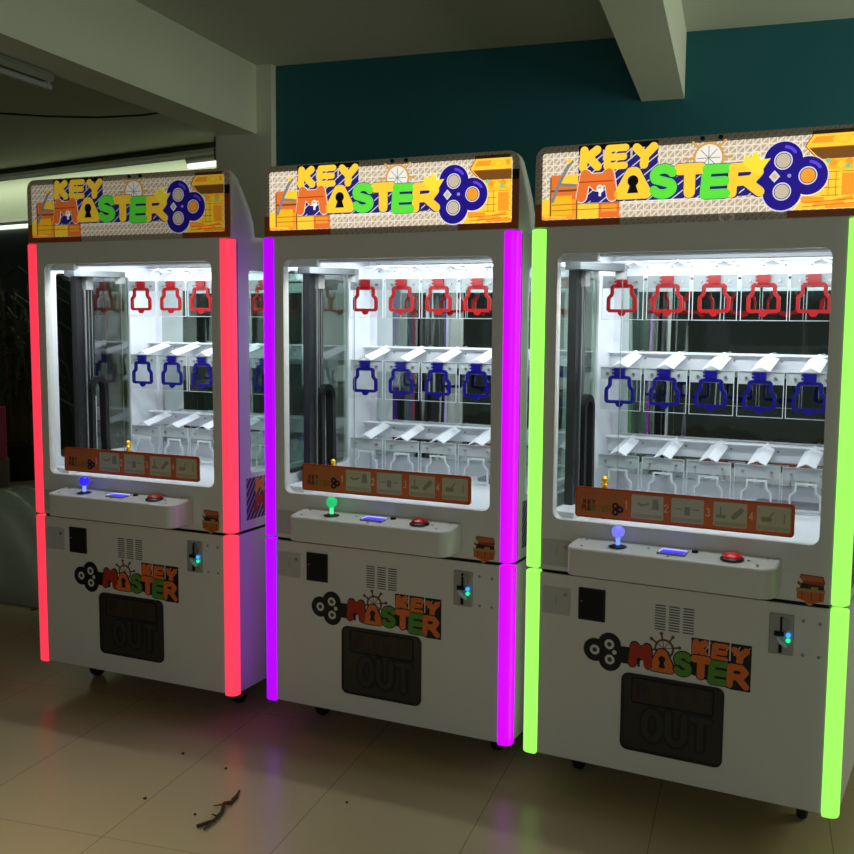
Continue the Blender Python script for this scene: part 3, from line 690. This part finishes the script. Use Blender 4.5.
    Ye, Or, Gn, Nv, Wh, Bl = L_('yellow', (255, 208, 56)), L_('orange', (232, 116, 48)), L_('green', (96, 226, 62)), L_('navy', (40, 32, 112)), L_('white', (240, 236, 228)), L_('blue', (34, 20, 132))
    navs = stripe_mat('lit_navy_stripes', (40, 32, 112), (196, 200, 210), 0.026, 0.16, 'X', e, 0.75)
    Yd, Ol, Br = L_('deep_yellow', (246, 186, 36)), L_('light_orange', (248, 158, 44)), L_('brown', (122, 74, 30))
    # left picture: crates, bricks and pliers
    y1 = 0.0
    a = MB()
    a.box(-0.404, -0.322, -0.0016, y1, 1.790, 1.866, Or)
    a.box(-0.372, -0.322, -0.0019, y1, 1.838, 1.866, Ye)
    a.box(-0.404, -0.322, -0.0018, y1, 1.818, 1.824, Br)
    a.box(-0.432, -0.322, -0.0020, y1, 1.739, 1.795, Ol)
    a.box(-0.432, -0.408, -0.0022, y1, 1.752, 1.798, Ye)
    a.box(-0.402, -0.340, -0.0022, y1, 1.752, 1.806, Yd)
    a.box(-0.322, -0.258, -0.0022, y1, 1.739, 1.782, Ye)
    a.box(-0.258, -0.196, -0.0022, y1, 1.739, 1.782, Or)
    a.box(-0.250, -0.204, -0.0024, y1, 1.756, 1.776, Ol)
    for z in (1.764, 1.780): a.box(-0.402, -0.196, -0.0025, y1, z, z+0.0018, Br)
    a.box(-0.408, -0.404, -0.0026, y1, 1.745, 1.86, Br); a.box(-0.326, -0.322, -0.0026, y1, 1.739, 1.800, Br)
    a.stroke([(-0.425, 1.748), (-0.36, 1.744)], 0.005, -0.0026, y1, Ye)
    gy = L_('grey', (128, 132, 130))
    a.stroke([(-0.400, 1.792), (-0.378, 1.845), (-0.352, 1.892)], 0.010, -0.0030, y1, gy)
    a.stroke([(-0.372, 1.838), (-0.330, 1.834)], 0.009, -0.0030, y1, gy)
    a.stroke([(-0.352, 1.892), (-0.340, 1.902)], 0.008, -0.0031, y1, gy); a.disc((-0.350, 1.905), 0.007, -0.0032, y1, Ye)
    a.build('crate_picture', mq)
    # navy plates behind the words
    a = MB()
    a.box(-0.322, -0.089, -0.0013, y1, 1.862, LZ1, navs)
    a.box(-0.330, 0.195, -0.0014, y1, 1.782, 1.862, navs)
    for x in (-0.249, -0.168): a.box(x, x+0.006, -0.0017, y1, 1.90, LZ1, L_('beige', (200, 186, 164)))
    a.stroke([(-0.33, 1.781), (0.12, 1.781)], 0.003, -0.0018, y1, Wh)
    a.build('word_backing', mq)
    # ship's wheel with compass face
    c0 = (0.052, 1.888)
    a = MB(); tan = L_('tan', (206, 160, 92))
    a.disc(c0, 0.036, -0.0016, y1, Wh); a.ring(c0, 0.043, 0.036, -0.0020, y1, tan)
    for t in range(0, 360, 45):
        c, s_ = math.cos(math.radians(t)), math.sin(math.radians(t))
        a.stroke([c0, (c0[0]+0.031*c, c0[1]+0.031*s_)], 0.0022, -0.0020, y1, gy)
        if s_ > -0.1 and c0[1]+0.062*s_ < 1.932: a.stroke([(c0[0]+0.042*c, c0[1]+0.042*s_), (c0[0]+0.062*c, c0[1]+0.062*s_)], 0.007, -0.0018, y1, tan)
    a.build('compass_wheel', mq)
    # chest
    a = MB(); LB = L_('line_brown', (176, 104, 24))
    a.stroke([(0.303, 1.902), (0.320, LZ1-0.002)], 0.003, -0.0030, y1, LB); a.stroke([(0.303, 1.900), (0.338, 1.862)], 0.003, -0.0030, y1, LB); a.box(0.312, 0.438, -0.0030, y1, 1.8945, 1.8968, LB)
    for x in (0.362, 0.380): a.box(x, x+0.0016, -0.0023, y1, 1.770, 1.834, LB)
    for z in (1.756, 1.746): a.stroke([(0.30, z), (0.43, z+0.006)], 0.0018, -0.0029, y1, LB)
    a.prism([(0.305, 1.902), (0.322, LZ1), (0.438, LZ1), (0.438, 1.896), (0.312, 1.896)], -0.0018, y1, Ye)
    a.prism([(0.316, 1.908), (0.328, 1.924), (0.432, 1.924), (0.432, 1.908)], -0.0021, y1, Ol)
    a.disc((0.395, 1.914), 0.026, -0.0024, y1, Ye, rz=0.013); a.ring((0.395, 1.914), 0.017, 0.013, -0.0027, y1, Yd, sz=0.6)
    a.prism([(0.312, 1.896), (0.438, 1.896), (0.438, 1.866), (0.340, 1.866)], -0.0020, y1, Br)
    a.stroke([(0.307, 1.897), (0.338, 1.864)], 0.005, -0.0024, y1, Ye)
    a.prism([(0.340, 1.866), (0.438, 1.866), (0.438, 1.739), (0.280, 1.739), (0.30, 1.77), (0.34, 1.79)], -0.0017, y1, Ye)
    a.box(0.342, 0.438, -0.0021, y1, 1.838, 1.864, Yd)
    for i, (x, z) in enumerate(((0.352, 1.852), (0.372, 1.856), (0.392, 1.850), (0.412, 1.857), (0.428, 1.850))): a.disc((x, z), 0.009, -0.0025, y1, (Ye, Ol)[i % 2])
    for x, z in ((0.360, 1.862), (0.408, 1.846)): a.disc((x, z), 0.006, -0.0028, y1, L_('mint', (120, 200, 160)))
    for z in (1.832, 1.812, 1.792, 1.772): a.box(0.345, 0.438, -0.0022, y1, z, z+0.0018, LB)
    a.box(0.395, 0.430, -0.0024, y1, 1.772, 1.828, Ol); a.box(0.390, 0.394, -0.0026, y1, 1.766, 1.838, Ye)
    for p, q_ in (((0.30, 1.762), (0.40, 1.752)), ((0.33, 1.748), (0.42, 1.766)), ((0.29, 1.770), (0.35, 1.765)), ((0.36, 1.744), (0.435, 1.746))):
        a.stroke([p, q_], 0.009, -0.0026, y1, Ol)
    a.build('treasure_chest', mq)
    # the key bow
    a = MB()
    lob = [((0.2485, 1.868), 0.0475), ((0.3115, 1.826), 0.0475), ((0.2475, 1.788), 0.0475)]
    kw = L_('pale_outline', (222, 222, 226)); lav = L_('lavender', (150, 140, 220))
    for cxy, r in lob: a.disc(cxy, r+0.0045, -0.0030, y1, kw, k=32)
    for q, (cxy, r) in enumerate(lob): a.disc(cxy, r+0.002, -0.0033-q*2e-5, y1, Bl, k=32)
    a.disc((0.255, 1.828), 0.035, -0.0034, y1, Bl); a.box(0.188, 0.24, -0.0033, y1, 1.800, 1.850, Bl)
    a.disc((0.205, 1.832), 0.026, -0.0034, y1, Bl); a.disc((0.190, 1.808), 0.013, -0.0034, y1, Bl)
    for (x, z), r in lob:
        a.ring((x, z), 0.0235, 0.0205, -0.0040, y1, kw); a.disc((x, z), 0.0205, -0.0036, y1, Bl)
        a.disc((x, z), 0.0185, -0.0042, y1, Ol if x > 0.3 else L_('beige', (200, 186, 164)))
        if z > 1.8: a.stroke(arc(x, z, 0.036, 0.036, 35, 80, 6), 0.008, -0.0040, y1, L_('blue_sheen', (92, 70, 220)))
    a.prism([(0.2135, 1.828), (0.2275, 1.844), (0.2415, 1.828), (0.2275, 1.812)], -0.0040, y1, kw)
    a.prism([(0.2185, 1.828), (0.2275, 1.838), (0.2365, 1.828), (0.2275, 1.818)], -0.0044, y1, L_('beige', (200, 186, 164)))
    a.disc((0.265, 1.828), 0.005, -0.0044, y1, lav)
    a.build('key_emblem', mq)
    # words
    a = MB()
    spec1 = [('K', (-0.322, -0.252, 1.872, 1.943), Ye), ('E', (-0.246, -0.172, 1.873, 1.942), Ye), ('Y', (-0.162, -0.089, 1.870, 1.941), Ye)]
    spec2 = [('M', (-0.326, -0.203, 1.785, 1.877), Or), ('A', (-0.212, -0.104, 1.785, 1.876), Ye), ('S', (-0.114, -0.030, 1.784, 1.879), Gn),
             ('T', (-0.043, 0.047, 1.783, 1.877), Ye), ('E', (0.031, 0.117, 1.778, 1.870), Gn), ('R', (0.104, 0.203, 1.778, 1.870), Ye)]
    for ch, b, m in spec2: letter(a, ch, (b[0]-0.002, b[1]+0.002, b[2]-0.002, b[3]+0.002), 0.035, -0.0022, y1, Wh if m is Or else Nv)
    for ch, b, m in spec1: letter(a, ch, b, 0.0195 if ch == 'E' else 0.024, -0.0030, y1, m)
    for ch, b, m in spec2: letter(a, ch, b, 0.0255 if ch in 'SER' else 0.031, -0.0034, y1, m)
    keyhole(a, (-0.206, -0.110, 1.790, 1.872), -0.0040, y1, L_('black', (12, 10, 12)))
    a.box(-0.282, -0.254, -0.0040, y1, 1.786, 1.812, Nv); a.ring((-0.255, 1.822), 0.010, 0.005, -0.0042, y1, Wh); a.box(-0.258, -0.252, -0.0042, y1, 1.800, 1.822, Wh)
    a.stroke([(-0.318, 1.842), (-0.218, 1.842)], 0.004, -0.0038, y1, L_('red_line', (190, 70, 30)))
    a.build('sign_lettering', mq)
    cw = L_('crown_yellow', (250, 226, 60))
    MB().prism([(0.146, 1.866), (0.149, 1.893), (0.162, 1.878), (0.178, 1.898), (0.190, 1.874), (0.216, 1.876), (0.203, 1.858), (0.190, 1.836), (0.168, 1.845)], -0.0044, y1, cw).build('crown', mq)
    mb = MB()
    for x in (0.034, 0.083): mb.disc((x, 1.941), 0.006, -0.006, 0.002, M_BLACK)
    mb.build('sign_bolt', mq)
    if ring:
        mb = MB()
        mb.stroke(arc(0.100, 1.7265, 0.012, 0.0085, 110, 250, 6), 0.0065, -0.005, 0.0, mat('pale_ring', (245, 245, 240), 0.3))
        mb.stroke(arc(0.112, 1.7265, 0.012, 0.0085, 70, -70, 6), 0.0065, -0.005, 0.0, mat('pale_ring', (245, 245, 240), 0.3))
        mb.build('lock_ring', mq)
    # ---------------- printed panel on the right flank
    xo = OL-0.002
    a = MB().add([(xo, 0.085, 0.725), (xo+0.0008, 0.085, 0.725), (xo, 0.78, 0.725), (xo+0.0008, 0.78, 0.725), (xo, 0.085, 0.875), (xo+0.0008, 0.085, 0.875), (xo, 0.78, 0.875), (xo+0.0008, 0.78, 0.875)],
                 [(0,2,3,1),(4,5,7,6),(0,1,5,4),(2,6,7,3),(0,4,6,2),(1,3,7,5)], stripe_mat('purple_stripes', (70, 40, 84), (196, 190, 204), 0.030, 0.22, 'Y', 0, 1.3))
    def side_letter(ch, b, w, m, lay):
        q = MB(); letter(q, ch, b, w, -lay, 0.0, m)
        o = len(a.v); i = a.mi(m)
        a.v += [(xo - y, x, z) for x, y, z in q.v]
        for f_ in q.f: a.f.append([o+k for k in f_]); a.m.append(i)
    for i, ch in enumerate('KEY'): side_letter(ch, (0.135+i*0.075, 0.200+i*0.075, 0.818, 0.872), 0.018, mat('side_orange', (235, 130, 50), 0.4), 0.002)
    for i, ch in enumerate('MASTER'): side_letter(ch, (0.130+i*0.085, 0.210+i*0.085, 0.745, 0.815), 0.022, mat('side_'+ch, [(170, 50, 26), (235, 140, 50), (92, 150, 50)][i % 3], 0.4), 0.002)
    a.build('side_sticker', R)
    # ---------------- the lamps inside the cabinet
    for nm, lc, tg, sx, sy, pw in (('cabinet_lamp', (0.0, 0.12, 1.660), (0.0, 0.42, 1.0), 0.74, 0.05, 4.6), ('cabinet_lamp_rear', (0.0, 0.58, 1.664), (0.0, 0.50, 1.0), 0.74, 0.05, 2.3)):
        o = area(nm, lc, tg, sx, sy, pw, (0.90, 0.96, 1.0)); o.parent = R
    return R

make_machine('white prize machine with red light strips and dim sign, by the grey column', (-1.09254, 3.80022, 0), -0.43422,
             (250, 56, 80), (252, 62, 88), 0.25, ((40, 30, 240), (110, 130, 255), 1.3), 0.02, (-0.258, 0.300, 0.890), False)
make_machine('white prize machine with purple light strips and a green joystick, mid-row', (-0.14539, 3.38950, 0), -0.45373,
             VIO_L, VIO_R, 0.95, ((30, 190, 110), (80, 230, 150), 0.9), 0.03, (-0.258, 0.120, 0.898), False)
make_machine('white prize machine with lime-green light strips and a lit red button', (0.71609, 2.93595, 0), -0.49476,
             (160, 250, 98), (160, 250, 98), 0.95, ((120, 120, 240), (110, 150, 255), 0.9), 0.35, (-0.258, 0.115, 0.912), True)

# ------------------------------------------------------------------ the far left of the hall
M_TUBE = mat('fluorescent_glow', (240, 255, 240), 0.4, emit=1.4)
def tube_light(label, a, b, r, z):
    p, q = Vector(a), Vector(b)
    t = thing('fluorescent_light', label, 'lamp', p)
    d = q-p
    MB().tube([(0, 0, 0.05), (d.x, d.y, d.z+0.05)], 0.035, M_WALLP, 6).build('light_housing', t)
    MB().tube([(d.x*0.02, d.y*0.02, 0), tuple(d*0.98)], r, M_TUBE, 8).build('light_tube', t)
    return t

# palm-like plant in a dark pot
def plant():
    t = thing('potted_plant', 'tall dark potted plant with drooping leaves beside the red-lit machine', 'plant', (-3.62, 9.25, 0))
    MB().lathe([(0.16, 0), (0.22, 0.30), (0.24, 0.32), (0.20, 0.32), (0.19, 0.27)], mat('dark_pot', (24, 22, 20), 0.5), k=20).build('pot', t, 0, True)
    st = MB(); lf = MB()
    M_ST, M_LF = mat('cane_stem', (110, 90, 62), 0.7), noise_paint('dark_leaf', (46, 60, 36), (84, 84, 56), 9, 0.5)
    for i in range(12):
        a = random.uniform(0, 6.28); r0 = random.uniform(0.02, 0.14); h = random.uniform(0.9, 1.7)
        lean = random.uniform(0.05, 0.25)
        pts = [(r0*math.cos(a)+lean*k*k*math.cos(a), r0*math.sin(a)+lean*k*k*math.sin(a), 0.27+h*k) for k in (0, 0.25, 0.5, 0.75, 1.0)]
        st.tube(pts, 0.014, M_ST, 6, 0.5)
        for j in range(9):
            k = random.uniform(0.3, 1.0); base = Vector(pts[0]).lerp(Vector(pts[4]), k)
            b = random.uniform(0, 6.28); L = random.uniform(0.3, 0.55)
            d = Vector((math.cos(b), math.sin(b), 0)); s = Vector((-d.y, d.x, 0))*0.022
            p = [base, base+d*L*0.35+Vector((0, 0, 0.12)), base+d*L*0.7+Vector((0, 0, 0.02)), base+d*L*0.85+Vector((0, 0, -0.26))]
            vs = []
            for q, wq in zip(p, (0.3, 1.0, 0.8, 0.1)): vs += [q-s*wq, q+s*wq+Vector((0, 0, 0.004)), q+s*wq*0.0+Vector((0, 0, 0.012))]
            fs = []
            for m_ in range(3): fs += [(m_*3, m_*3+2, m_*3+5, m_*3+3), (m_*3+2, m_*3+1, m_*3+4, m_*3+5), (m_*3+1, m_*3, m_*3+3, m_*3+4)]
            lf.add(vs, fs, M_LF)
    st.build('stem', t); lf.build('foliage', t)
plant()

# clear plastic film heaped on the floor
def film():
    nx, ny = 40, 30; v = []; f = []
    rnd = random.Random(3)
    ph = [(rnd.uniform(3, 11), rnd.uniform(3, 11), rnd.uniform(0, 6.28)) for _ in range(9)]
    for j in range(ny+1):
        for i in range(nx+1):
            u, w = i/nx, j/ny
            e = max(0.0, math.sin(math.pi*u))**0.6*max(0.0, math.sin(math.pi*w))**0.6
            h = 0.48+0.34*(u-0.5)
            z = e*h
            for a, b, c in ph: z += e*0.009*abs(math.sin(a*u*2+b*w*2+c))*2 - e*0.008
            v.append((-0.75+1.5*u+0.03*math.sin(9*w+u), -0.40+0.8*w+0.03*math.sin(11*u), max(0.006, z)))
    for j in range(ny):
        for i in range(nx): k = j*(nx+1)+i; f.append((k, k+1, k+nx+2, k+nx+1))
    m = bpy.data.materials.new('clear_film'); m.use_nodes = True
    n = m.node_tree; b = n.nodes['Principled BSDF']
    b.inputs['Base Color'].default_value = lin((164, 172, 152)); b.inputs['Roughness'].default_value = 0.25; b.inputs['Alpha'].default_value = 0.7
    o = MB().add(v, f, m).build('plastic_film', None, 0, True)
    s = o.modifiers.new('solid', 'SOLIDIFY'); s.thickness = 0.004
    o.location = (-2.42, 5.62, 0); o.rotation_euler = (0, 0, -0.25)
    tag(o, 'crumpled clear plastic film heaped on the floor left of the red-lit machine', 'plastic film')
film()

# pink gift bag
t = thing('gift_bag', 'pink paper bag standing on the floor at the left edge', 'bag', (-3.55, 8.35, 0), 0.3)
MB().box(-0.16, 0.16, -0.06, 0.06, 0.30, 0.72, mat('pink_paper', (196, 60, 110), 0.6)).build('bag_body', t, 0.01)
MB().stroke([(-0.07, 0.72), (-0.05, 0.84), (0.05, 0.84), (0.07, 0.72)], 0.012, -0.055, -0.045, mat('pink_cord', (150, 50, 80), 0.7)).build('handle', t)
MB().box(-0.17, 0.17, -0.10, 0.10, 0.0, 0.30, mat('grey_carton', (120, 112, 98), 0.8)).build('bag_base', t, 0.005)

# lamps and cables on the left
tube_light('glowing fluorescent tube under the far ceiling, above the red-lit machine', fp(3.65, 0.5, 2.779), fp(4.2, 0.5, 2.779), 0.024, 0)
tube_light('glowing long fluorescent tube above the dark door at the left edge', fp(-2.5, 0.12, 2.42), fp(1.75, 0.12, 2.42), 0.020, 0)

def off_light():
    t = thing('fluorescent_light', 'unlit fluorescent fixture under the near end of the left beam', 'lamp', (0, 0, 0))
    a = wp(-0.335, 0.058)+BD*1.78; b = wp(-0.335, 0.058)+BD*3.0
    a.z = b.z = 2.555
    MB().tube([tuple(a), tuple(b)], 0.026, mat('old_fixture_grey', (120, 122, 108), 0.6), 6).build('light_housing', t)
    a.z = b.z = 2.512
    MB().tube([tuple(a), tuple(b)], 0.014, M_GREY, 8).build('light_tube', t)
    for k in (0.02, 0.98):
        c = a.lerp(b, k); MB().box(c.x-0.012, c.x+0.012, c.y-0.012, c.y+0.012, 2.50, 2.545, M_GREY).build('lamp_holder', t)
off_light()
cab = MB().tube([(-3.3, 8.2, 2.985), (-2.9, 8.15, 2.955), (-2.5, 8.1, 2.94), (-2.15, 8.05, 2.95), (-1.85, 8.0, 2.985)], 0.008, M_BLACK, 6)
tag(cab.build('ceiling_cable'), 'thin black cable sagging under the dark ceiling behind the left beam', 'cable')
c0 = wp(-0.405, 0.07)
tag(MB().tube([(c0.x, c0.y, 2.582), (c0.x-0.006, c0.y, 2.52), (c0.x, c0.y, 2.44)], 0.006, M_BLACK, 6).build('wall_cable'), 'short black cable hanging down the left edge of the column', 'cable')

# dry twig and specks on the floor
tw = MB(); mt = mat('dry_twig', (62, 44, 28), 0.8)
tw.tube([(-0.572, 2.990, 0.008), (-0.593, 2.975, 0.012), (-0.590, 2.925, 0.010), (-0.603, 2.872, 0.010), (-0.645, 2.842, 0.008)], 0.0065, mt, 6, 0.8)
tw.tube([(-0.606, 2.868, 0.010), (-0.622, 2.824, 0.007)], 0.0045, mt, 6, 0.6)
tw.tube([(-0.590, 2.975, 0.010), (-0.625, 2.968, 0.008)], 0.003, mt, 6, 0.5)
tw.tube([(-0.598, 2.900, 0.010), (-0.618, 2.915, 0.008)], 0.003, mt, 6, 0.5)
tw.tube([(-0.575, 3.000, 0.008), (-0.563, 3.020, 0.010)], 0.004, mt, 6, 1.0)
tag(tw.build('dry_twig'), 'dry forked brown twig lying on the beige floor', 'twig')
tw = MB().tube([(-0.573, 3.012, 0.006), (-0.566, 3.035, 0.009), (-0.566, 3.075, 0.006)], 0.007, mt, 6, 0.4)
tag(tw.build('twig_scrap'), 'short broken twig scrap just past the tip of the forked twig', 'twig')
for (x, y, r), lb in zip(((-0.804, 3.354, 0.006), (-0.639, 3.240, 0.005), (-0.842, 3.025, 0.007), (-0.669, 2.925, 0.005), (-1.941, 5.056, 0.016), (-0.232, 3.009, 0.005)),
                  ('dark floor speck nearest below the red-lit machine, straight in front of its door', 'dark floor speck above the tip of the twig', 'dark floor speck on the tile joint left of the twig',
                   'tiny dark floor speck just left of the forked twig', 'dark scrap on the floor left of the red-lit machine', 'tiny dark floor speck in front of the purple-lit machine')):
    k = MB().lathe([(r*0.6, 0.0), (r, 0.002), (r*0.7, 0.005), (r*0.2, 0.006)], mt, (x, y, 0), 7)
    tag(k.build('floor_speck'), lb, 'debris', 'specks on the floor')
